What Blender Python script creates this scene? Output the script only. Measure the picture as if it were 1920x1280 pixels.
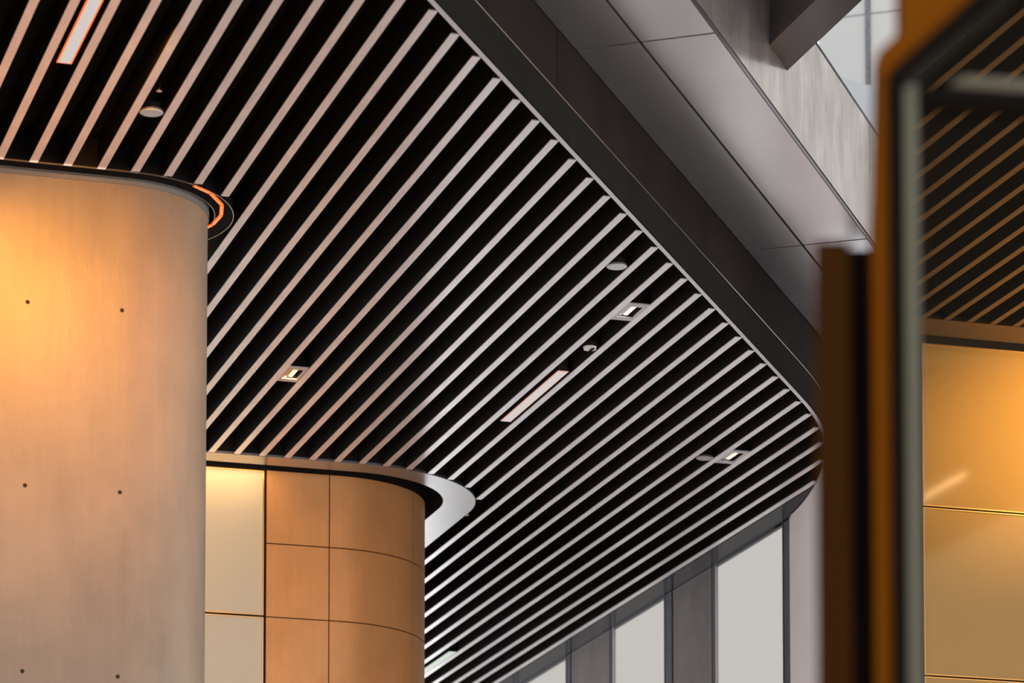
import bpy, bmesh, math, random
from mathutils import Vector
random.seed(7)
PI = math.pi
scene = bpy.context.scene
for o in list(bpy.data.objects):
    bpy.data.objects.remove(o)
COL = scene.collection

# ------------------------------------------------------------------ camera
EYE = 1.6                      # everything "up" below is height above the lens, Z() makes it world height
TH = 0.298617812               # heading of the lens, clockwise from the slat direction (+Y)
PITCH = math.radians(4.597265)
cam_d = bpy.data.cameras.new('camera')
cam = bpy.data.objects.new('camera', cam_d)
COL.objects.link(cam)
cam.location = (0, 0, EYE)
cam.rotation_euler = (PI / 2 + PITCH, 0, -TH)
cam_d.sensor_width = 36.0
cam_d.lens = 123.75
cam_d.shift_y = 0.71524
cam_d.clip_start = 0.05
cam_d.clip_end = 500
cam_d.dof.use_dof = True
cam_d.dof.focus_distance = 24.0
cam_d.dof.aperture_fstop = 0.12375 / 0.042
scene.camera = cam

# ------------------------------------------------------------------ daylight, exposure
w = bpy.data.worlds.new('overcast_sky')
scene.world = w
w.use_nodes = True
wb = w.node_tree.nodes['Background']
wb.inputs['Color'].default_value = (0.96, 0.98, 1.0, 1)
wb.inputs['Strength'].default_value = 2.5
vs = scene.view_settings
vs.view_transform = 'Standard'
vs.look = 'None'
vs.gamma = 1.0
vs.use_curve_mapping = False
vs.exposure = 0.0


def Z(h):
    return h + EYE


H = 7.0                        # slat underside above the lens


# ------------------------------------------------------------------ materials
def mat(name, base=(0.5, 0.5, 0.5), rough=0.5, metal=0.0, spec=0.5, emit=None, estr=0.0,
        noise=None, rnoise=None, streak=None, bump=None):
    """noise=(scale, amount, stretch) varies the base; rnoise varies roughness; all in object space"""
    m = bpy.data.materials.new(name)
    m.use_nodes = True
    nt = m.node_tree
    b = nt.nodes['Principled BSDF']
    b.inputs['Base Color'].default_value = (*base, 1)
    b.inputs['Roughness'].default_value = rough
    b.inputs['Metallic'].default_value = metal
    b.inputs['Specular IOR Level'].default_value = spec
    if emit:
        b.inputs['Emission Color'].default_value = (*emit, 1)
        b.inputs['Emission Strength'].default_value = estr
    tc = nt.nodes.new('ShaderNodeTexCoord')

    def nz(scale, stretch, detail=5):
        mp = nt.nodes.new('ShaderNodeMapping')
        mp.inputs['Scale'].default_value = stretch
        nt.links.new(tc.outputs['Object'], mp.inputs['Vector'])
        n = nt.nodes.new('ShaderNodeTexNoise')
        n.inputs['Scale'].default_value = scale
        n.inputs['Detail'].default_value = detail
        n.inputs['Roughness'].default_value = 0.6
        nt.links.new(mp.outputs[0], n.inputs['Vector'])
        return n
    cur = None
    for spec_ in (noise, streak):
        if spec_:
            n = nz(spec_[0], spec_[2])
            r = nt.nodes.new('ShaderNodeMapRange')
            r.inputs['From Min'].default_value = 0.3
            r.inputs['From Max'].default_value = 0.7
            r.inputs['To Min'].default_value = 1 - spec_[1]
            r.inputs['To Max'].default_value = 1 + spec_[1]
            nt.links.new(n.outputs[0], r.inputs['Value'])
            mx = nt.nodes.new('ShaderNodeVectorMath')
            mx.operation = 'SCALE'
            if cur is None:
                mx.inputs[0].default_value = base
            else:
                nt.links.new(cur, mx.inputs[0])
            nt.links.new(r.outputs[0], mx.inputs['Scale'])
            cur = mx.outputs[0]
    if cur is not None:
        nt.links.new(cur, b.inputs['Base Color'])
    if rnoise:
        n = nz(rnoise[0], rnoise[2])
        r = nt.nodes.new('ShaderNodeMapRange')
        r.inputs['From Min'].default_value = 0.3
        r.inputs['From Max'].default_value = 0.7
        r.inputs['To Min'].default_value = max(0.03, rough - rnoise[1])
        r.inputs['To Max'].default_value = rough + rnoise[1]
        nt.links.new(n.outputs[0], r.inputs['Value'])
        nt.links.new(r.outputs[0], b.inputs['Roughness'])
    if bump:
        n = nz(bump[0], bump[2])
        bp = nt.nodes.new('ShaderNodeBump')
        bp.inputs['Strength'].default_value = bump[1]
        bp.inputs['Distance'].default_value = 0.01
        nt.links.new(n.outputs[0], bp.inputs['Height'])
        nt.links.new(bp.outputs[0], b.inputs['Normal'])
    return m


def glass_mat(name, tint, rough=0.0, refl=0.08):
    m = bpy.data.materials.new(name)
    m.use_nodes = True
    nt = m.node_tree
    nt.nodes.remove(nt.nodes['Principled BSDF'])
    out = nt.nodes['Material Output']
    t = nt.nodes.new('ShaderNodeBsdfTransparent')
    t.inputs[0].default_value = (*tint, 1)
    g = nt.nodes.new('ShaderNodeBsdfGlossy')
    g.inputs['Roughness'].default_value = rough
    mx = nt.nodes.new('ShaderNodeMixShader')
    mx.inputs[0].default_value = refl
    nt.links.new(t.outputs[0], mx.inputs[1])
    nt.links.new(g.outputs[0], mx.inputs[2])
    nt.links.new(mx.outputs[0], out.inputs[0])
    return m


M = {}
M['slat_face'] = mat('brushed_aluminium', (0.90, 0.85, 0.87), 0.34, 0.68, noise=(3.0, 0.10, (6, 1.2, 6)),
                     streak=(40, 0.05, (8, 0.5, 8)), rnoise=(2.0, 0.04, (1, 1, 1)))
M['black'] = mat('matt_black_paint', (0.020, 0.017, 0.015), 0.9, spec=0.0)
M['ceiling_margin'] = mat('black_satin_paint', (0.009, 0.009, 0.014), 0.2, spec=0.035)
M['edge'] = mat('pale_edge_trim', (0.62, 0.58, 0.61), 0.45, 0.5)
M['fascia_low'] = mat('dark_olive_bronze', (0.010, 0.009, 0.007), 0.8, 0.0, 0.02, streak=(6, 0.12, (1, 1, 0.2)))
M['fascia_high'] = mat('dark_umber_bronze', (0.014, 0.010, 0.009), 0.8, 0.0, 0.02, noise=(2.5, 0.2, (1, 1, 1)))
M['ledge'] = mat('polished_bead', (0.45, 0.42, 0.32), 0.3, 1.0)
M['soffit'] = mat('satin_metal_soffit', (0.88, 0.84, 0.86), 0.21, 0.95, noise=(1.6, 0.05, (1, 1, 1)))
M['beam'] = mat('dark_satin_steel', (0.15, 0.125, 0.135), 0.3, 0.9)
M['band'] = mat('stained_steel_panel', (0.53, 0.475, 0.435), 0.2, 0.8, noise=(2.6, 0.26, (1.4, 1.4, 0.8)),
                streak=(9, 0.10, (2, 2, 0.5)), rnoise=(4, 0.06, (1, 1, 1)))
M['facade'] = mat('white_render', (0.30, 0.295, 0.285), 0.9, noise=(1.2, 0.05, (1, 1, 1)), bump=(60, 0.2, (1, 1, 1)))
M['facade_strip'] = mat('grey_pebbled_strip', (0.09, 0.09, 0.10), 0.9, noise=(40, 0.35, (1, 1, 1)))
M['facade_joint'] = mat('grey_joint', (0.2, 0.2, 0.2), 0.9)
M['canopy'] = mat('pale_grey_sheet', (0.24, 0.25, 0.262), 0.6, noise=(5, 0.06, (1, 1, 1)))
M['plaster'] = mat('pale_plaster', (0.88, 0.81, 0.80), 0.75, noise=(1.5, 0.04, (1, 1, 1)))
M['pier'] = mat('smoky_steel_pier', (0.17, 0.135, 0.13), 0.37, 0.6, noise=(1.8, 0.22, (1, 1, 0.6)), rnoise=(3, 0.06, (1, 1, 1)))
M['mullion'] = mat('blue_black_mullion', (0.045, 0.045, 0.065), 0.3, 0.4)
M['concrete'] = mat('cast_concrete', (0.215, 0.152, 0.100), 0.42, noise=(1.3, 0.26, (1, 1, 0.6)),
                    streak=(7, 0.05, (3, 3, 0.12)), bump=(25, 0.12, (1, 1, 0.3)))
M['collar'] = mat('grey_concrete_rim', (0.14, 0.13, 0.12), 0.6)
M['hole'] = mat('tie_hole_dark', (0.015, 0.01, 0.008), 0.9)
M['copper'] = mat('copper_toned_panel', (0.52, 0.24, 0.085), 0.42, 0.3, noise=(1.7, 0.14, (1, 1, 0.8)),
                  streak=(12, 0.05, (3, 3, 0.2)), rnoise=(3, 0.08, (1, 1, 1)))
M['ring'] = mat('satin_silver_ring', (0.44, 0.43, 0.435), 0.30, 0.9, noise=(2, 0.05, (1, 1, 1)))
M['ring_dark'] = mat('dark_tray', (0.010, 0.008, 0.007), 0.8, spec=0.02)
M['lip'] = mat('bright_lip', (0.75, 0.7, 0.66), 0.2, 1.0)
M['bronze_line'] = mat('bronze_frame', (0.62, 0.38, 0.17), 0.3, 1.0)
M['lit_cream'] = mat('frosted_cream_glass', (0.46, 0.39, 0.30), 0.35, 0.0, 0.5, emit=(1.0, 0.72, 0.42), estr=0.06)
M['lit_amber'] = mat('frosted_amber_glass', (0.29, 0.185, 0.075), 0.075, 0.0, 0.7, emit=(1.0, 0.52, 0.16), estr=0.05)
M['lamp'] = mat('lamp_diffuser', (0.05, 0.05, 0.05), 0.6, emit=(1.0, 0.90, 0.85), estr=0.60)
M['lamp_cool'] = mat('lamp_diffuser_cool', (0.05, 0.05, 0.05), 0.6, emit=(0.92, 1.0, 0.88), estr=0.62)
M['lamp_edge'] = mat('lamp_glow_edge', (0.5, 0.1, 0.02), 0.4, emit=(1.0, 0.16, 0.02), estr=1.0)
M['lamp_rim'] = mat('lamp_soft_rim', (0.5, 0.25, 0.2), 0.4, emit=(1.0, 0.35, 0.22), estr=0.35)
M['led'] = mat('orange_led', (0.5, 0.1, 0.02), 0.4, emit=(1.0, 0.13, 0.012), estr=0.75)
M['led_dot'] = mat('orange_led_bead', (0.5, 0.3, 0.1), 0.4, emit=(1.0, 0.36, 0.12), estr=1.0)
M['led_warm'] = mat('warm_led_bar', (0.8, 0.6, 0.4), 0.4, emit=(1.0, 0.72, 0.5), estr=0.9)
M['led_cool'] = mat('pale_led_bar', (0.8, 0.8, 0.6), 0.4, emit=(1.0, 0.92, 0.72), estr=0.8)
M['plate'] = mat('satin_plate', (0.60, 0.57, 0.58), 0.4, 0.8)
M['grille'] = mat('speaker_grille', (0.46, 0.45, 0.44), 0.6, 0.1)
M['white_plastic'] = mat('white_plastic', (0.62, 0.58, 0.54), 0.5)
M['bronze_post'] = mat('brown_bronze', (0.030, 0.0105, 0.0015), 0.7, 0.0, 0.02)
M['glow_post'] = mat('bronze_painted_glow', (0.13, 0.038, 0.0006), 0.7, 0.0, 0.03)  # bronze with the warm light on it put into the colour
M['gasket'] = mat('dark_gasket', (0.006, 0.0045, 0.0035), 0.8, spec=0.02)
M['pane_edge'] = mat('greenish_metal_edge', (0.072, 0.064, 0.038), 0.35, 0.3)
M['rail_light'] = mat('olive_rail', (0.07, 0.055, 0.03), 0.4, 0.3)
M['pane'] = glass_mat('brown_tinted_glass', (0.84, 0.74, 0.56), 0.3, 0.002)
M['clear'] = glass_mat('pale_window_glass', (0.485, 0.468, 0.45), 0.0, 0.0)
M['bulk'] = mat('brown_bulkhead', (0.035, 0.022, 0.012), 0.6)
M['stripe_slat'] = mat('reflected_slat_face', (0.075, 0.042, 0.016), 0.35, 0.8)
M['brown_blocker'] = mat('brown_blocker', (0.16, 0.09, 0.05), 0.6)
M['floor'] = mat('pale_paving', (0.62, 0.60, 0.58), 0.55, noise=(0.7, 0.08, (1, 1, 1)))


# ------------------------------------------------------------------ mesh helpers
def link(name, bm, m, parent=None, smooth=False, loc=None):
    me = bpy.data.meshes.new(name)
    bmesh.ops.recalc_face_normals(bm, faces=bm.faces)
    bm.to_mesh(me)
    bm.free()
    me.materials.append(m)
    if smooth:
        for p in me.polygons:
            p.use_smooth = True
    o = bpy.data.objects.new(name, me)
    COL.objects.link(o)
    if smooth:
        es = o.modifiers.new('edges', 'EDGE_SPLIT')
        es.split_angle = math.radians(35)
    if parent:
        o.parent = parent
    if loc:
        o.location = loc
    return o


def bx(bm, x0, x1, y0, y1, z0, z1, bevel=0.0):
    r = bmesh.ops.create_cube(bm, size=1)
    vs_ = r['verts']
    for v in vs_:
        v.co = Vector(((x0 + x1) / 2 + v.co.x * (x1 - x0), (y0 + y1) / 2 + v.co.y * (y1 - y0),
                       (z0 + z1) / 2 + v.co.z * (z1 - z0)))
    if bevel:
        ed = {e for v in vs_ for e in v.link_edges}
        bmesh.ops.bevel(bm, geom=list(ed), offset=bevel, segments=2, affect='EDGES')
    return bm


def prism(bm, pts, z0, z1):
    a = [bm.verts.new((p[0], p[1], z0)) for p in pts]
    b = [bm.verts.new((p[0], p[1], z1)) for p in pts]
    n = len(pts)
    bm.faces.new(a)
    bm.faces.new(b[::-1])
    for i in range(n):
        bm.faces.new((a[i], a[(i + 1) % n], b[(i + 1) % n], b[i]))
    return bm


def band(bm, inner, outer, z0, z1):
    """solid strip between two polylines of equal length, z0..z1"""
    n = len(inner)
    q = [[bm.verts.new((p[0], p[1], z)) for p in line] for line in (inner, outer) for z in (z0, z1)]
    il, ih, ol, oh = q
    for i in range(n - 1):
        bm.faces.new((il[i], il[i + 1], ol[i + 1], ol[i]))
        bm.faces.new((ih[i], oh[i], oh[i + 1], ih[i + 1]))
        bm.faces.new((il[i], ih[i], ih[i + 1], il[i + 1]))
        bm.faces.new((ol[i], ol[i + 1], oh[i + 1], oh[i]))
    for k in (0, n - 1):
        bm.faces.new((il[k], ol[k], oh[k], ih[k]))
    return bm


def cyl(bm, c, r, z0, z1, seg=32, r2=None):
    r2 = r if r2 is None else r2
    a = [bm.verts.new((c[0] + r * math.cos(2 * PI * i / seg), c[1] + r * math.sin(2 * PI * i / seg), z0)) for i in range(seg)]
    b = [bm.verts.new((c[0] + r2 * math.cos(2 * PI * i / seg), c[1] + r2 * math.sin(2 * PI * i / seg), z1)) for i in range(seg)]
    bm.faces.new(a)
    bm.faces.new(b[::-1])
    for i in range(seg):
        bm.faces.new((a[i], a[(i + 1) % seg], b[(i + 1) % seg], b[i]))
    return bm


def new():
    return bmesh.new()


def tag(o, label, cat, group=None):
    o['label'] = label
    o['category'] = cat
    if group:
        o['group'] = group
    return o


def thing(name, label, cat, loc=(0, 0, 0), group=None):
    o = bpy.data.objects.new(name, None)
    o.empty_display_size = 0.1
    COL.objects.link(o)
    o.location = loc
    return tag(o, label, cat, group)


def struct(name, bm, m, parent=None, smooth=False):
    o = link(name, bm, m, parent, smooth)
    if parent is None:
        o['kind'] = 'structure'
    return o


def rel(bm, root):
    """shift mesh made in world coordinates into the root's own space"""
    bmesh.ops.translate(bm, verts=bm.verts, vec=-Vector(root.location))
    return bm


def part(name, bm, m, root, smooth=False, base=None):
    return link(name, rel(bm, base or root), m, root, smooth)


# ------------------------------------------------------------------ the canopy edge
DR = Vector((0.582, 0.813))
DN = Vector((0.813, -0.582))
PA = Vector((4.821, 17.051))


def SN(s, n):
    return (PA.x + DR.x * s + DN.x * n, PA.y + DR.y * s + DN.y * n)


raw = [SN(-7.0, 0), SN(-3, 0), SN(0, 0), SN(2.5, 0), SN(5, 0), SN(6.6, 0), SN(7.4, 0), (9.51, 23.603), (9.698, 23.876),
       (9.905, 24.213), (10.112, 24.605), (10.331, 25.149), (10.445, 25.503), (10.55, 25.878), (10.64, 26.262),
       (10.70, 26.566), (10.745, 26.85), (10.77, 27.15), (10.78, 27.6), (10.78, 30), (10.78, 36), (10.78, 44)]


def chaikin(p, n=2):
    for _ in range(n):
        q = [p[0]]
        for a, b in zip(p[:-1], p[1:]):
            q.append((a[0] * .75 + b[0] * .25, a[1] * .75 + b[1] * .25))
            q.append((a[0] * .25 + b[0] * .75, a[1] * .25 + b[1] * .75))
        q.append(p[-1])
        p = q
    return p


EDGE = chaikin(raw)


def offset(path, d):
    out = []
    for i, p in enumerate(path):
        a = path[max(0, i - 1)]
        b = path[min(len(path) - 1, i + 1)]
        t = Vector((b[0] - a[0], b[1] - a[1])).normalized()
        out.append((p[0] + t.y * d, p[1] - t.x * d))
    return out


def clip(path, lo, hi):
    """part of the path with lo <= Y <= hi, ends interpolated"""
    out = []
    for a, b in zip(path[:-1], path[1:]):
        for y, first in ((lo, True), (hi, False)):
            pass
        def at(y):
            f = (y - a[1]) / (b[1] - a[1])
            return (a[0] + (b[0] - a[0]) * f, y)
        if b[1] <= lo or a[1] >= hi:
            continue
        p = at(lo) if a[1] < lo else a
        q = at(hi) if b[1] > hi else b
        if not out:
            out.append(p)
        out.append(q)
    return out


def resample(p, n):
    y0, y1 = p[0][1], p[-1][1]
    out = []
    for k in range(n + 1):
        y = y0 + (y1 - y0) * k / n
        for a, b in zip(p[:-1], p[1:]):
            if a[1] <= y <= b[1] + 1e-9:
                f = (y - a[1]) / max(1e-9, b[1] - a[1])
                out.append((a[0] + (b[0] - a[0]) * f, y))
                break
    return out


def edge_y(x):
    for a, b in zip(EDGE[:-1], EDGE[1:]):
        if a[0] <= x <= b[0] and b[0] > a[0]:
            return a[1] + (b[1] - a[1]) * (x - a[0]) / (b[0] - a[0])
    return EDGE[0][1]


# ------------------------------------------------------------------ setting: floor, dark ceiling deck
struct('floor', bx(new(), -14, 14, -12, 46, -0.1, 0.0), M['floor'])
inner = offset(EDGE, -0.035)
poly = [(-1.0, 44)] + [(-1.0, inner[0][1])] + inner
struct('ceiling', prism(new(), poly, Z(H + 0.20), Z(H + 0.26)), M['black'])

# edge trim running along the slat ends and round the corner
struct('trim_1', band(new(), resample(clip(offset(EDGE, -0.028), 12, 26.95), 120), resample(clip(offset(EDGE, 0.0), 12, 26.95), 120), Z(H), Z(H + 0.004)), M['edge'], smooth=True)
# dark margin between the last slat and the window wall
mi = clip(offset(EDGE, -0.20), 26.0, 44)
mo = [(EDGE[-1][0] - 0.03, y) for x, y in mi]
mo = []
base_in = clip(offset(EDGE, -0.002), 26.0, 26.95) + clip(offset(EDGE, 0.06), 26.97, 44)
marg = [(10.55, 26.02), (10.55, 44.0)] + [(p[0], p[1]) for p in base_in[::-1]]
struct('trim_2', prism(new(), marg, Z(H + 0.012), Z(H + 0.19)), M['ceiling_margin'])

# ------------------------------------------------------------------ slats
WORDS = ['first', 'second', 'third', 'fourth', 'fifth', 'sixth', 'seventh', 'eighth', 'ninth', 'tenth', 'eleventh',
         'twelfth', 'thirteenth', 'fourteenth', 'fifteenth', 'sixteenth', 'seventeenth', 'eighteenth', 'nineteenth',
         'twentieth', 'twenty-first', 'twenty-second', 'twenty-third', 'twenty-fourth', 'twenty-fifth', 'twenty-sixth',
         'twenty-seventh', 'twenty-eighth', 'twenty-ninth', 'thirtieth']
X0, PITCHX, SW = 2.8256, 0.20115, 0.050
far_end = {21: 26.347, 22: 26.415, 23: 26.512, 24: 26.656, 25: 26.869, 26: 27.24}
near1 = {5: 20.15, 6: 20.21, 7: 20.28, 8: 20.40}


def slat(i):
    x = X0 + PITCHX * i
    y0 = edge_y(x + SW) + 0.05
    if i <= 8:
        y1 = 20.12 if x < 3.83 else 20.9 - math.sqrt(0.78 ** 2 - (x - 3.83) ** 2) - 0.01
        lab = "warm-toned ceiling baffle ending at the concrete column, %s from the photo's top left corner" % WORDS[i + 1]
    elif i <= 26:
        y1 = 26.34 if x < 6.865 else 27.62 - math.sqrt(1.265 ** 2 - (x - 6.865) ** 2) - 0.008
        if i <= 13:
            lab = 'silver ceiling baffle running behind the concrete column, %s right of its orange light ring' % WORDS[i - 9]
        else:
            lab = 'silver ceiling baffle ending at the curved silver band, %s from the concrete column' % WORDS[i - 14]
    else:
        y1 = 43.0
        lab = 'long silver ceiling baffle passing right of the curved band, %s from the windows' % WORDS[38 - i]
    t = thing('metal_baffle', lab, 'ceiling slat', (x + SW / 2, y0, Z(H)), 'parallel slats of the silver and black ceiling')
    part('fin', bx(new(), x + 0.002, x + SW - 0.002, y0 + .002, y1 - .002, Z(H + 0.006), Z(H + 0.195)), M['black'], t)
    part('face_strip', bx(new(), x, x + SW, y0, y1, Z(H), Z(H + 0.006)), M['slat_face'], t)


for i in range(-1, 39):
    slat(i)


# ------------------------------------------------------------------ ceiling fixtures
def disc_speaker(cx, cy, r, label):
    t = thing('round_speaker', label, 'ceiling speaker', (cx, cy, Z(H)), 'round ceiling speakers')
    part('bezel', cyl(new(), (cx, cy), r, Z(H), Z(H + 0.012), 40, r * 0.96), M['plate'], t, True)
    part('grille', cyl(new(), (cx, cy), r * 0.9, Z(H - 0.004), Z(H + 0.004), 40), M['grille'], t, True)
    part('housing', cyl(new(), (cx, cy), r * 0.8, Z(H + 0.012), Z(H + 0.05), 24), M['black'], t, True)


disc_speaker(3.753, 19.11, 0.0675, 'pale round ceiling speaker between slats above the round concrete column')
disc_speaker(7.172, 21.005, 0.0675, 'pale round ceiling speaker near the dark canopy edge, above the square recessed spotlight')
disc_speaker(9.392, 25.39, 0.0675, 'pale round ceiling speaker close beside a recessed spotlight near the windows')


def linear_lamp(x0, x1, y0, y1, label, m, rim, rimw=0.006):
    t = thing('linear_lamp', label, 'ceiling lamp', ((x0 + x1) / 2, (y0 + y1) / 2, Z(H)), 'linear lamps between the ceiling slats')
    part('diffuser', bx(new(), x0 + rimw, x1 - rimw, y0 + rimw, y1 - rimw, Z(H - 0.002), Z(H + 0.0035)), m, t)
    b = new()
    bx(b, x0, x0 + rimw, y0, y1, Z(H - 0.001), Z(H + 0.004))
    bx(b, x1 - rimw, x1, y0, y1, Z(H - 0.001), Z(H + 0.004))
    bx(b, x0 + rimw, x1 - rimw, y0, y0 + rimw, Z(H - 0.001), Z(H + 0.004))
    bx(b, x0 + rimw, x1 - rimw, y1 - rimw, y1, Z(H - 0.001), Z(H + 0.004))
    part('rim', b, rim, t)
    part('housing', bx(new(), x0 + .005, x1 - .005, y0 + .005, y1 - .005, Z(H + 0.004), Z(H + 0.20)), M['black'], t)
    return t


linear_lamp(3.108, 3.192, 17.05, 18.50, 'glowing linear lamp with orange edges at the photo\'s top left', M['lamp'], M['lamp_edge'], 0.009)
linear_lamp(7.546, 7.626, 23.40, 24.81, 'glowing white linear lamp in the middle of the slatted ceiling', M['lamp'], M['lamp_rim'])
linear_lamp(9.580, 9.655, 33.25, 34.70, 'greenish white linear lamp beside the copper wall at the bottom', M['lamp_cool'], M['lamp_cool'])


M['lamp_bright'] = mat('bright_diffuser', (0.05, 0.05, 0.05), 0.6, emit=(1.0, 0.80, 0.62), estr=26)
linear_lamp(11.50, 11.575, 17.3, 18.74, 'bright linear lamp whose reflection streaks across the amber panel at right', M['lamp_bright'], M['plate'])


def spot(x0, x1, y0, y1, label, led, plate=None):
    t = thing('recessed_spotlight', label, 'spotlight', ((x0 + x1) / 2, (y0 + y1) / 2, Z(H)), 'recessed spotlights between the slats')
    wx0, wx1, wy0, wy1 = x0 + 0.018, x1 - 0.018, y0 + 0.07, y1 - 0.07
    b = new()
    bx(b, x0, wx0, y0, y1, Z(H + 0.0005), Z(H + 0.008))
    bx(b, wx1, x1, y0, y1, Z(H + 0.0005), Z(H + 0.008))
    bx(b, wx0, wx1, y0, wy0, Z(H + 0.0005), Z(H + 0.008))
    bx(b, wx0, wx1, wy1, y1, Z(H + 0.0005), Z(H + 0.008))
    part('plate', b, M['plate'], t)
    b = new()
    bx(b, wx0 - .004, wx0, wy0, wy1, Z(H + 0.008), Z(H + 0.09))
    bx(b, wx1, wx1 + .004, wy0, wy1, Z(H + 0.008), Z(H + 0.09))
    bx(b, wx0 - .004, wx1 + .004, wy0 - .004, wy0, Z(H + 0.008), Z(H + 0.09))
    bx(b, wx0 - .004, wx1 + .004, wy1, wy1 + .004, Z(H + 0.008), Z(H + 0.09))
    bx(b, wx0 - .004, wx1 + .004, wy0 - .004, wy1 + .004, Z(H + 0.09), Z(H + 0.095))
    part('well', b, M['black'], t)
    b = new()
    cx = (wx0 + wx1) / 2
    bx(b, cx - 0.012, cx + 0.022, wy0 + 0.03, wy1 - 0.01, Z(H + 0.012), Z(H + 0.04), 0.004)
    part('lamp_bar', b, led, t)
    part('reflector', bx(new(), wx0 + .006, cx - .02, wy0 + .03, wy1 - .01, Z(H + .01), Z(H + .03)), M['lip'], t)


spot(5.692, 5.838, 23.86, 24.24, 'recessed spotlight glowing warm, the one nearest the concrete column', M['led_warm'])
spot(7.501, 7.652, 21.73, 22.11, 'recessed spotlight nearest the canopy edge, below a round speaker', M['led_cool'])
spot(9.514, 9.664, 25.10, 25.50, 'recessed spotlight with a pale bar, the one nearest the windows', M['led_cool'])

t = thing('smoke_detector', 'small white round detector between the middle linear lamp and a spotlight', 'detector', (7.588, 22.81, Z(H)))
part('cover', cyl(new(), (7.588, 22.81), 0.045, Z(H - 0.006), Z(H + 0.012), 8, 0.05), M['white_plastic'], t)
part('base', cyl(new(), (7.588, 22.81), 0.05, Z(H + 0.012), Z(H + 0.04), 24), M['black'], t)
part('sensor_slot', bx(new(), 7.590, 7.612, 22.765, 22.85, Z(H - 0.009), Z(H - 0.0058)), M['black'], t)

t = thing('sprinkler_head', 'tiny dark sprinkler head just above the top left round speaker', 'sprinkler', (3.725, 18.75, Z(H + 0.05)))
part('stem', cyl(new(), (3.725, 18.75), 0.008, Z(H + 0.0), Z(H + 0.20), 12), M['ring_dark'], t, True)
part('deflector', cyl(new(), (3.725, 18.75), 0.016, Z(H - 0.006), Z(H), 16), M['lip'], t, True)

# ------------------------------------------------------------------ round concrete column with its light ring
C1 = (3.83, 20.9)


def stadium(c, r, xl, n=40):
    p = [(xl, c[1] - r)]
    for k in range(n + 1):
        a = -PI / 2 + PI * k / n
        p.append((c[0] + r * math.cos(a), c[1] + r * math.sin(a)))
    p.append((xl, c[1] + r))
    return p


t = thing('concrete_column', 'large round-ended concrete column with tie holes, glowing orange at top left', 'column', (3.0, 20.9, 0))
part('shaft', prism(new(), stadium(C1, 0.62, 1.0), 0.0, Z(H - 0.03)), M['concrete'], t, True)
part('rim', prism(new(), stadium(C1, 0.628, 1.0), Z(H - 0.03), Z(H + 0.19)), M['collar'], t, True)
for hx in (3.252, 3.816):
    for hz in (6.205, 5.105, 4.0, 2.9, 1.8):
        b = new()
        cyl(b, (0, 0), 0.0125, -0.004, 0.0015, 14)
        bmesh.ops.rotate(b, verts=b.verts, cent=(0, 0, 0), matrix=__import__('mathutils').Matrix.Rotation(PI / 2, 3, 'X'))
        bmesh.ops.translate(b, verts=b.verts, vec=(hx - 0.003 * (6.2 - hz), 20.28, Z(hz)))
        part('tie_hole', b, M['hole'], t)

t = thing('light_ring', 'dark ring with orange lights around the top of the concrete column', 'light fitting', (3.83, 20.9, Z(H)))
part('tray', band(new(), stadium(C1, 0.665, 1.0), stadium(C1, 0.775, 1.0), Z(H), Z(H + 0.19)), M['ring_dark'], t, True)
part('outer_lip', band(new(), stadium(C1, 0.775, 1.0), stadium(C1, 0.780, 1.0), Z(H - 0.004), Z(H + 0.004)), M['lip'], t, True)
part('inner_lip', band(new(), stadium(C1, 0.661, 1.0), stadium(C1, 0.665, 1.0), Z(H - 0.004), Z(H + 0.02)), M['lip'], t, True)
lv = [(4.235, 20.245), (4.362, 20.352), (4.475, 20.545), (4.512, 20.735), (4.500, 20.93), (4.43, 21.12), (4.30, 21.32)]
for a, b_ in zip(lv[:-1], lv[1:]):
    a, b_ = Vector(a), Vector(b_)
    d = (b_ - a).normalized()
    q = Vector((-d.y, d.x))
    a2, b2 = a + d * 0.008, b_ - d * 0.008
    L_ = (b2 - a2).length
    b = new()
    prism(b, [a2 + q * 0.012, a2 - q * 0.012, b2 - q * 0.012, b2 + q * 0.012], Z(H - 0.008), Z(H - 0.0005))
    s = part('light_segment', b, M['led'], t)
    b = new()
    for k in range(6):
        c = a2 + d * (L_ * (k + 0.5) / 6)
        prism(b, [c + q * 0.008 - d * 0.005, c - q * 0.008 - d * 0.005, c - q * 0.008 + d * 0.005, c + q * 0.008 + d * 0.005],
              Z(H - 0.010), Z(H - 0.008))
    link('light_beads', rel(b, t), M['led_dot'], s)

# ------------------------------------------------------------------ copper-clad core with its silver ring
ZJ = [6.995 - 0.5885 * k for k in range(16)]
t = thing('copper_clad_core', 'copper-toned wall core with curved corner, dark joints and cream glowing glass panels', 'clad wall', (6.5, 29, 0))


def core_path(d):
    """front line then rounded corner then straight back, d = inset from the cladding face"""
    c, r = (6.77, 27.69), 0.96 - d
    p = [(4.6, 26.73 + d), (5.5, 26.73 + d), (6.19, 26.73 + d), (6.71, 26.73 + d)]
    for k in range(25):
        a = PI / 2 * k / 24
        p.append((c[0] + r * math.sin(a), c[1] - r * math.cos(a)))
    p += [(c[0] + r, 29.0), (c[0] + r, 31.5)]
    return p


part('black_core', prism(new(), core_path(0.035) + [(4.6, 31.5)], 0, Z(H + 0.19)), M['black'], t, True)


def sub_arc(a0, a1, d, n=10):
    c, r = (6.77, 27.69), 0.96 - d
    return [(c[0] + r * math.sin(math.radians(a0 + (a1 - a0) * k / n)), c[1] - r * math.cos(math.radians(a0 + (a1 - a0) * k / n))) for k in range(n + 1)]


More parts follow.
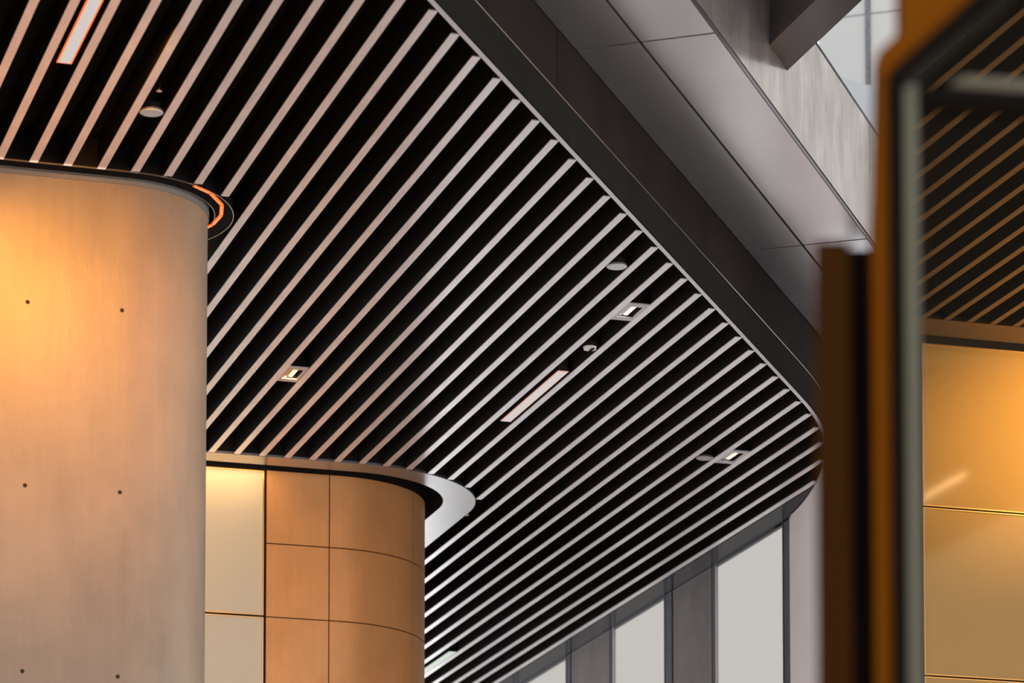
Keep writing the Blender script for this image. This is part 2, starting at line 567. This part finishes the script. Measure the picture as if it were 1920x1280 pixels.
g = 0.0045
for k in range(15):
    z1, z0 = Z(ZJ[k]) - g, Z(ZJ[k + 1]) + g
    z0 = max(z0, 0.0)
    if z1 <= z0:
        continue
    part('cladding_panel', band(new(), [(6.20, 26.76), (6.71 - g, 26.76)], [(6.20, 26.73), (6.71 - g, 26.73)], z0, z1), M['copper'], t)
    part('cladding_panel', band(new(), [(6.71 + g, 26.76)] + sub_arc(0, 47.7, 0.03, 14), [(6.71 + g, 26.73)] + sub_arc(0, 47.7, 0, 14), z0, z1), M['copper'], t, True)
    part('cladding_panel', band(new(), sub_arc(48.3, 90, 0.03) + [(7.70, 28.3)], sub_arc(48.3, 90, 0) + [(7.73, 28.3)], z0, z1), M['copper'], t, True)
    if k < 6:
        part('cladding_panel', band(new(), [(7.70, 28.31), (7.70, 29.3)], [(7.73, 28.31), (7.73, 29.3)], z0, z1), M['copper'], t)


def light_panel(x0, x1, y, z0, z1, m, root, fr=0.010, deep=0.03):
    """frosted glass panel in a thin bronze frame, facing -Y"""
    f = part('glowing_panel', bx(new(), x0 + fr, x1 - fr, y + 0.008, y + deep, z0 + fr, z1 - fr), m, root)
    f['label'] = 'frosted glowing glass panel'
    b = new()
    bx(b, x0, x0 + fr, y, y + deep, z0, z1)
    bx(b, x1 - fr, x1, y, y + deep, z0, z1)
    bx(b, x0 + fr, x1 - fr, y, y + deep, z0, z0 + fr)
    bx(b, x0 + fr, x1 - fr, y, y + deep, z1 - fr, z1)
    part('panel_frame', b, M['bronze_line'], root)


for k, (za, zb) in enumerate([(5.826, 6.985), (4.655, 5.812), (3.485, 4.642)]):
    light_panel(4.98, 6.178, 26.725, Z(za), Z(zb), M['lit_cream'], t)

R2c, R2i = (6.865, 27.62), (6.87, 27.585)


def ring_path(c, r, n=28):
    p = [(4.2, c[1] - r), (5.2, c[1] - r), (6.2, c[1] - r)]
    for k in range(n + 1):
        a = PI / 2 * k / n
        p.append((c[0] + r * math.sin(a), c[1] - r * math.cos(a)))
    p += [(c[0] + r, 29.0), (c[0] + r, 31.5)]
    return p


ro, ri = ring_path(R2c, 1.265), ring_path(R2i, 0.985)
rm = [(a[0] + (b[0] - a[0]) * 0.03, a[1] + (b[1] - a[1]) * 0.03) for a, b in zip(ri, ro)]
t = thing('opening_ring', 'flat silver band curving around the ceiling opening above the copper wall', 'ceiling trim', (7, 27.5, Z(H)))
part('flange', band(new(), ri, ro, Z(H), Z(H + 0.02)), M['ring'], t, True)
part('upstand', band(new(), ri, rm, Z(H + 0.02), Z(H + 0.195)), M['ring'], t, True)
rn = [(b[0] + (a[0] - b[0]) * 0.02, b[1] + (a[1] - b[1]) * 0.02) for a, b in zip(ri, ro)]
part('riser', band(new(), rn, ro, Z(H + 0.02), Z(H + 0.195)), M['black'], t, True)
t = thing('hanger_bracket', 'thin white bracket hanging at the tip of the silver ceiling band', 'bracket', (8.16, 27.75, Z(H + .1)))
part('strap', bx(new(), 8.137, 8.145, 27.70, 27.74, Z(H + 0.0), Z(H + 0.19)), M['white_plastic'], t)
part('foot', bx(new(), 8.128, 8.150, 27.70, 27.74, Z(H - 0.004), Z(H)), M['white_plastic'], t)

# ------------------------------------------------------------------ window wall
XW = 10.78
glz = [(27.23, 28.87, 27.02), (30.20, 31.69, 29.985), (33.14, 34.85, 32.985), (36.1, 37.8, 35.95)]
for k, (ya, yb, ym) in enumerate(glz):
    root = bpy.data.objects.new('window_%d' % (k + 1), None)
    COL.objects.link(root)
    root.location = (XW, (ya + yb) / 2, 0)
    root['kind'] = 'structure'
    part('pane', bx(new(), XW + 0.02, XW + 0.03, ya, yb, 0.1, Z(H)), M['clear'], root)
    part('mullion', bx(new(), XW - 0.015, XW + 0.02, ym + 0.004, ya - 0.02, 0.0, Z(H + 0.01), 0.006), M['mullion'], root)
    part('mullion', bx(new(), XW - 0.005, XW + 0.02, yb + 0.03, yb + 0.09, 0.0, Z(H + 0.01), 0.004), M['mullion'], root)
    part('glazing_bead', bx(new(), XW - 0.002, XW + 0.02, yb, yb + 0.028, 0.0, Z(H + 0.01)), M['edge'], root)
    part('glazing_bead', bx(new(), XW - 0.018, XW + 0.02, ya - 0.02, ya, 0.0, Z(H + 0.01)), M['mullion'], root)
    part('head_bead', bx(new(), XW - 0.004, XW + 0.02, ya, yb, Z(H - 0.012), Z(H + 0.01)), M['mullion'], root)
for k, (pa, pb, lab) in enumerate([(28.963, 29.985, 'smoky grey wall pier between the two tallest window strips'),
                                   (31.785, 32.985, 'smoky grey wall pier second from the pale wall, left of the middle window'),
                                   (34.945, 35.95, 'far smoky grey wall pier at the left end of the windows')]):
    o = part('wall_pier', bx(new(), XW - 0.008, XW + 0.02, pa, pb, 0, Z(H + 0.01), 0.004),
             M['pier'], None, base=bpy.data.objects['floor'])
    tag(o, lab, 'wall pier', 'piers between the window strips')

# pale curved wall right of the windows
cw = clip(offset(EDGE, -0.015), 24.6, 27.015)
cw2 = clip(offset(EDGE, 0.20), 24.6, 27.015)
n_ = 24


struct('wall_right', band(new(), resample(cw, n_), resample(cw2, n_), 0.0, Z(H)), M['plaster'], smooth=True)

# ------------------------------------------------------------------ canopy fascia
LEDGE, SOFF = 0.232, 0.612
f_in = offset(EDGE, -0.0)


def fascia_piece(y0, y1, z0, z1, m, label, push=0.0, group='dark fascia panels'):
    a = resample(clip(offset(EDGE, 0.0), y0, y1), 60)
    b = resample(clip(offset(EDGE, 0.012 + push), y0, y1), 60)
    o = link('fascia_panel', band(new(), a, b, z0, z1), m, None, True)
    tag(o, label, 'fascia panel', group)


js = [SN(2.0736, 0)[1], SN(-1.87, 0)[1], 22.40]
yt = EDGE[-1][1]
fascia_piece(12.0, 22.0, Z(H + 0.003), Z(H + LEDGE), M['fascia_low'], 'long dark lower fascia strip above the pale slat edge trim')
fascia_piece(22.01, 27.5, Z(H + 0.003), Z(H + LEDGE), M['fascia_low'], 'dark lower fascia strip curving round the canopy corner')
fascia_piece(12.0, js[0] - 0.006, Z(H + LEDGE + 0.006), Z(H + SOFF), M['fascia_high'], 'upper dark fascia panel left of the vertical joint, at the top of the photo', -0.004)
fascia_piece(js[0] + 0.006, 27.5, Z(H + LEDGE + 0.006), Z(H + SOFF), M['fascia_high'], 'upper dark fascia panel right of the vertical joint, bending round the corner', -0.004)
a = resample(clip(EDGE, 12.0, 27.5), 60)
b_ = resample(clip(offset(EDGE, 0.0135), 12.0, 27.5), 60)
struct('trim_3', band(new(), a, b_, Z(H + LEDGE), Z(H + LEDGE + 0.004)), M['ledge'], smooth=True)
# backing of the fascia
a = resample(clip(offset(EDGE, -0.03), 12.0, 27.5), 60)
b_ = resample(clip(offset(EDGE, -0.001), 12.0, 27.5), 60)
struct('trim_4', band(new(), a, b_, Z(H + 0.21), Z(H + SOFF)), M['black'], smooth=True)

# ------------------------------------------------------------------ soffit panels (two rows) and the slab above them
ROW = [(0.012, 0.392), (0.408, 0.848)]
TJ = [-5.45, -1.50, 2.44, 6.39, 10.34, 12.2]
names = [['below', 'x']]
posn = ['above the frame', 'at the very top of the photo', 'mid run', 'by the brown post', 'farthest away']
gj = 0.010
for r, (na, nb) in enumerate(ROW):
    for k in range(len(TJ) - 1):
        s0, s1 = TJ[k] + gj, TJ[k + 1] - gj
        m0 = SN(0, 0)
        pts = [SN(s0, na), SN(s1, na), SN(s1, nb), SN(s0, nb)]
        o = link('soffit_panel', prism(new(), pts, Z(H + SOFF), Z(H + SOFF + 0.02)), M['soffit'])
        tag(o, 'satin soffit panel, %s, %s' % ('inner row by the fascia' if r == 0 else 'outer row by the steel upstand', posn[k]),
            'soffit panel', 'satin soffit panels in two rows')
struct('ceiling_slab', prism(new(), [SN(TJ[0], -1.5), SN(TJ[-1], -1.5), SN(TJ[-1], 0.846), SN(TJ[0], 0.846)], Z(H + SOFF + 0.025), Z(H + SOFF + 0.027)), M['black'])
bpy.data.objects['ceiling_slab'].name = 'ceiling.001'
# thin edge bead of the soffit
struct('trim_5', prism(new(), [SN(TJ[0], 0.850), SN(TJ[-1], 0.850), SN(TJ[-1], 0.858), SN(TJ[0], 0.858)], Z(H + SOFF - 0.004), Z(H + SOFF + 0.02)), M['beam'])

# stained steel upstand above the soffit
TB = [-5.5, -1.53, 2.41, 6.455, 10.4]
labs = ['stained steel upstand panel nearest the camera, beyond the frame', 'stained brown steel upstand panel at the top, left of the vertical seam',
        'large stained steel upstand panel carrying the dark beam', 'stained steel upstand panel partly behind the amber post']
for k in range(4):
    o = link('upstand_panel', prism(new(), [SN(TB[k] + .004, 0.862), SN(TB[k + 1] - .004, 0.862), SN(TB[k + 1] - .004, 0.80), SN(TB[k] + .004, 0.80)],
                                    Z(7.64), Z(8.435)), M['band'])
    tag(o, labs[k], 'steel panel', 'stained steel upstand panels')
b = new()
prism(b, [SN(TB[0], 0.79), SN(TB[-1], 0.79), SN(TB[-1], 0.70), SN(TB[0], 0.70)], Z(7.66), Z(8.42))
struct('trim_6', b, M['black'])
struct('trim_7', prism(new(), [SN(TB[0], 0.868), SN(TB[-1], 0.868), SN(TB[-1], 0.72), SN(TB[0], 0.72)], Z(8.437), Z(8.446)), M['mullion'])

# dark box beam running out of the upstand
bt = thing('box_beam', 'dark steel box beam sticking out of the stained steel upstand', 'beam', (7.79, 16.5, Z(7.99)))
yA, yB = 19.545, 19.909


def beam_prism(x0, x1, ya, yb, yend, z0, z1):
    b = new()
    return prism(b, [(x0, yend), (x1, yend), (x1, yb), (x0, ya)], z0, z1)


part('bottom_plate', beam_prism(7.658, 7.921, yA, yB, 11.0, Z(7.985), Z(7.997)), M['beam'], bt)
part('side_plate', beam_prism(7.661, 7.673, yA + .006, yA + .02, 11.0, Z(7.999), Z(9.2)), M['beam'], bt)
part('side_plate', beam_prism(7.906, 7.918, yB - .02, yB - .006, 11.0, Z(7.999), Z(9.2)), M['beam'], bt)
part('top_plate', beam_prism(7.661, 7.918, yA, yB, 11.0, Z(9.202), Z(9.214)), M['beam'], bt)

struct('wall_left_blocker', prism(new(), [(2.4, 20.2), (0.9, 10.0), (-2.0, -6.0), (-2.3, -6.0), (0.6, 10.0), (2.1, 20.2)], 0, Z(H)), M['brown_blocker'])  # added wall out of view, blocks light reaching the column from the left
# white facade beyond
fs = 17.0
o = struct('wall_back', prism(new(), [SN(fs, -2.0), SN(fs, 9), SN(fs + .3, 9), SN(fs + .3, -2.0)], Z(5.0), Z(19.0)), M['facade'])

wbk = bpy.data.objects['wall_back']


def on_facade(n0, n1, z0, z1, d=0.02, s_=fs):
    return prism(new(), [SN(s_ - d, n0), SN(s_ - d, n1), SN(s_ + 0.01, n1), SN(s_ + 0.01, n0)], z0, z1)


def facade_at(px, py, s_=fs):
    # where the sight line of frame point (px, py) meets the facade: (n, height)
    p, c, s1 = PITCH, math.cos(TH), math.sin(TH)
    X, v = (px - 960) / 6600.0, (2013.265 - py) / 6600.0
    f, u = math.cos(p) - v * math.sin(p), math.sin(p) + v * math.cos(p)
    d = Vector((X * c + f * s1, -X * s1 + f * c))
    k_ = (PA.dot(DR) + s_) / d.dot(DR)
    q = d * k_
    return (q - PA).dot(DN), Z(u * k_)


na, _ = facade_at(1623.5, 80)
nb, _ = facade_at(1632.5, 80)
o = link('pebbled_strip', on_facade(na, nb, 8.0, 19.0), M['facade_strip'], wbk)
o['label'] = 'dark grey pebbled vertical strip'
_, zj = facade_at(1628, 26)
link('joint', on_facade(-1.9, 9, zj - 0.008, zj + 0.008, 0.006), M['facade_joint'], wbk)
_, zj2 = facade_at(1628, -190)
link('joint', on_facade(-1.9, 9, zj2 - 0.008, zj2 + 0.008, 0.006), M['facade_joint'], wbk)
# bowed pale awning low in front of the facade
sa = 15.6
top = [(1540, 128), (1569, 141), (1590, 149), (1625, 159), (1660, 163), (1720, 166), (1780, 164)]
bot = [(1780, 268), (1720, 266), (1662, 262), (1648, 253), (1636, 243), (1625, 234), (1590, 200), (1540, 160)]
b = new()
ol = [facade_at(px, py, sa) for px, py in top + bot]
fr = [b.verts.new((*SN(sa, n1), z1)) for n1, z1 in ol]
bk = [b.verts.new((*SN(sa + 0.15, n1), z1)) for n1, z1 in ol]
b.faces.new(fr)
b.faces.new(bk[::-1])
for i in range(len(ol)):
    j = (i + 1) % len(ol)
    b.faces.new((fr[i], fr[j], bk[j], bk[i]))
o = link('awning', b, M['canopy'])
tag(o, 'pale grey bowed awning in front of the white facade at top right', 'awning')

# ------------------------------------------------------------------ reflection of core and slats in the tinted glass, built as solid objects
XR = 9.73
t = thing('reflected_panel_wall', 'reflection of glowing amber glass panels in the brown tinted pane, built as a wall', 'panel wall', (10.5, 22.2, 0))
part('wall_body', bx(new(), XR - 0.02, 12.7, 22.02, 23.2, 0, Z(H + 0.15)), M['bulk'], t)
for za, zb in [(5.850, 6.995), (4.670, 5.838), (3.49, 4.658)]:
    for xa, xb in [(XR, XR + 1.45), (XR + 1.47, XR + 2.92)]:
        light_panel(xa, xb, 21.975, Z(za), Z(zb), M['lit_amber'], t, 0.007)
t = thing('reflected_band', 'brown band of the built reflection where its slats end above the amber panels', 'ceiling trim', (10, 21.6, Z(H)))
part('flange', bx(new(), 9.3, 12.7, 21.46, 21.80, Z(H), Z(H + 0.02)), M['stripe_slat'], t)
part('upstand', bx(new(), 9.3, 12.7, 21.80, 21.82, Z(H + .001), Z(H + 0.15)), M['bulk'], t)
deck = [(7.25, 16.6), (6.0, 13.4), (12.7, 13.4), (12.7, 23.2), (10.2, 23.2), (9.60, 21.95)]
deck = [(6.45, 14.6), (12.7, 14.6), (12.7, 23.2), (10.15, 23.2), (9.60, 21.95)]
struct('ceiling_reflected', prism(new(), deck, Z(H + 0.15), Z(H + 0.22)), M['bulk'])  # deck of the reflected ceiling, built solid


def deck_x(y):
    return 6.45 + (9.60 - 6.45) * (y - 14.6) / (21.95 - 14.6)


def deck_y(x):
    return 14.6 + (x - 6.45) * (21.95 - 14.6) / (9.60 - 6.45)


k = 0
x = 7.62
while x < 10.9:
    y1 = min(21.45, deck_y(x) - 0.02)
    if y1 - 14.7 > 0.3 and x > 7.1:
        t = thing('reflected_baffle', 'dim bronze slat built solid for the reflection in the tinted pane, %s from the left' % WORDS[k], 'ceiling slat', (x, y1, Z(H)),
                  'bronze slats built for the reflection in the tinted pane')
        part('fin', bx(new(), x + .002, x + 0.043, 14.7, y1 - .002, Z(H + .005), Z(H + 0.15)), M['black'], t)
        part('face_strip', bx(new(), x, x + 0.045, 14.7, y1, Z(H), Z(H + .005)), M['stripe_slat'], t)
        k += 1
    x += 0.17


# ------------------------------------------------------------------ out-of-focus foreground: glazed screen and low post
def fg(px, dist=6.0, z=None):
    """ground position on the screen's line, px = column of the frame it reaches, dist = metres ahead"""
    lx = (px - 960) / 6600.0 * dist
    c, s = math.cos(TH), math.sin(TH)
    return Vector((lx * c + dist * s, -lx * s + dist * c))


def fgbox(b, p0, p1, d0, d1, z0, z1):
    q = [fg(p0, d0), fg(p1, d0), fg(p1, d0) + (fg(p1, d1) - fg(p1, d0)).normalized() * (d1 - d0),
         fg(p0, d0) + (fg(p1, d1) - fg(p1, d0)).normalized() * (d1 - d0)]
    return prism(b, q, z0, z1)


def hz_(y, dist=6.0):
    """height reached at row y of the frame, dist metres ahead"""
    p = PITCH
    v = (2013.265 - y) / 6600.0
    return Z(dist * (math.sin(p) + v * math.cos(p)) / (math.cos(p) - v * math.sin(p)))


e0 = fg(1620)
t = thing('bronze_post', 'low out-of-focus brown bronze post left of the glazed screen', 'post', (e0.x, e0.y, 0))
part('front_face', fgbox(new(), 1540, 1606, 6.0, 6.06, 0, hz_(452)), M['bronze_post'], t)
part('recess', fgbox(new(), 1606, 1654, 6.055, 6.09, 0, hz_(445)), M['gasket'], t)

e0 = fg(1690)
t = thing('glazed_screen', 'out-of-focus bronze and black framed screen, orange glow painted on, brown tinted glass at right', 'glass screen', (e0.x, e0.y, 0))
DIR = (fg(1800) - fg(1700)).normalized()


def fgpoly(pts, d0, d1):
    """upright panel in the screen plane; pts = (column, row) outline"""
    b = new()
    fwd = Vector((math.sin(TH), math.cos(TH)))
    rows = []
    for dd in (d0, d1):
        r_ = []
        for px, py in pts:
            g2 = fg(px, 6.0) + fwd * (dd - 6.0)
            r_.append(b.verts.new((g2.x, g2.y, max(0.0, hz_(py, 6.0)))))
        rows.append(r_)
    n = len(pts)
    b.faces.new(rows[0])
    b.faces.new(rows[1][::-1])
    for i in range(n):
        b.faces.new((rows[0][i], rows[0][(i + 1) % n], rows[1][(i + 1) % n], rows[1][i]))
    return b


FLOOR = 3900
part('post', fgpoly([(1650, FLOOR), (1650, 420), (1657, 250), (1661, 106), (1705, 66), (1705, -260), (1990, -260), (1860, -10), (1698, 130), (1680, 150), (1680, FLOOR)], 5.98, 6.05), M['glow_post'], t)
part('gasket', fgpoly([(1681, FLOOR), (1681, 152), (1700, 131), (1862, -8), (1990, -258), (2040, -258), (1925, -10), (1720, 150), (1712, 165), (1710, FLOOR)], 5.97, 6.06), M['gasket'], t)
part('glass_edge', fgpoly([(1711, FLOOR), (1713, 170), (1738, 158), (1738, FLOOR)], 5.99, 6.04), M['pane_edge'], t)
part('rail', fgpoly([(1742, 196), (1742, 170), (2150, 196), (2150, 226)], 5.98, 6.03), M['gasket'], t)
part('rail_top', fgpoly([(1800, 163), (1830, 146), (2150, 166), (2150, 190)], 5.99, 6.03), M['rail_light'], t)
part('pane', fgpoly([(1739, FLOOR), (1739, 150), (1930, -10), (2040, -257), (2500, -257), (2500, FLOOR)], 6.005, 6.015), M['pane'], t)


# ------------------------------------------------------------------ lamps' light and added fill lights
def area(name, loc, rot, sx, sy, energy, color, spread=None):
    l = bpy.data.lights.new(name, 'AREA')
    l.shape = 'RECTANGLE'
    l.size = sx
    l.size_y = sy
    l.energy = energy
    l.color = color
    if spread:
        l.spread = spread
    o = bpy.data.objects.new(name, l)
    COL.objects.link(o)
    o.location = loc
    o.rotation_euler = rot
    return o


area('linear_lamp_light', (3.15, 17.8, Z(H - 0.02)), (0, 0, 0), 0.07, 1.4, 14, (1.0, 0.45, 0.12))
area('core_fill_light', (5.7, 26.56, Z(H - 0.01)), (math.radians(12), 0, 0), 1.0, 0.06, 5, (1.0, 0.60, 0.22))  # added light with no fixture, grades the cream panels from the top
area('amber_fill_light', (12.1, 21.87, Z(H - 0.01)), (math.radians(6), 0, 0), 1.6, 0.05, 6, (1.0, 0.60, 0.22))  # added light with no fixture, brightens the amber panels from above

def spot_light(name, loc, target, energy, color, size=1.6, soft=0.05):
    l = bpy.data.lights.new(name, 'SPOT')
    l.energy = energy
    l.color = color
    l.spot_size = size
    l.spot_blend = 1.0
    l.shadow_soft_size = soft
    o = bpy.data.objects.new(name, l)
    COL.objects.link(o)
    o.location = loc
    d = Vector(target) - Vector(loc)
    o.rotation_euler = d.to_track_quat('-Z', 'Y').to_euler()
    return o


spot_light('spotlight_beam', (5.77, 24.05, Z(H - 0.02)), (6.3, 26.7, Z(5.3)), 110, (1.0, 0.52, 0.14))
spot_light('column_wash_beam', (3.55, 17.7, Z(H - 0.02)), (3.6, 20.3, Z(5.75)), 640, (1.0, 0.40, 0.05), 1.2, 0.05)
spot_light('column_glow_beam', (2.95, 19.1, Z(H - 0.02)), (3.12, 20.3, Z(6.3)), 50, (1.0, 0.38, 0.0), 0.95, 0.05)

spot_light('amber_fill_beam', (12.0, 20.2, Z(H - 0.02)), (10.8, 21.98, Z(6.4)), 1250, (1.0, 0.74, 0.36), 0.85, 0.05)  # added spot with no fixture, kept out of view, lifts the upper amber panels
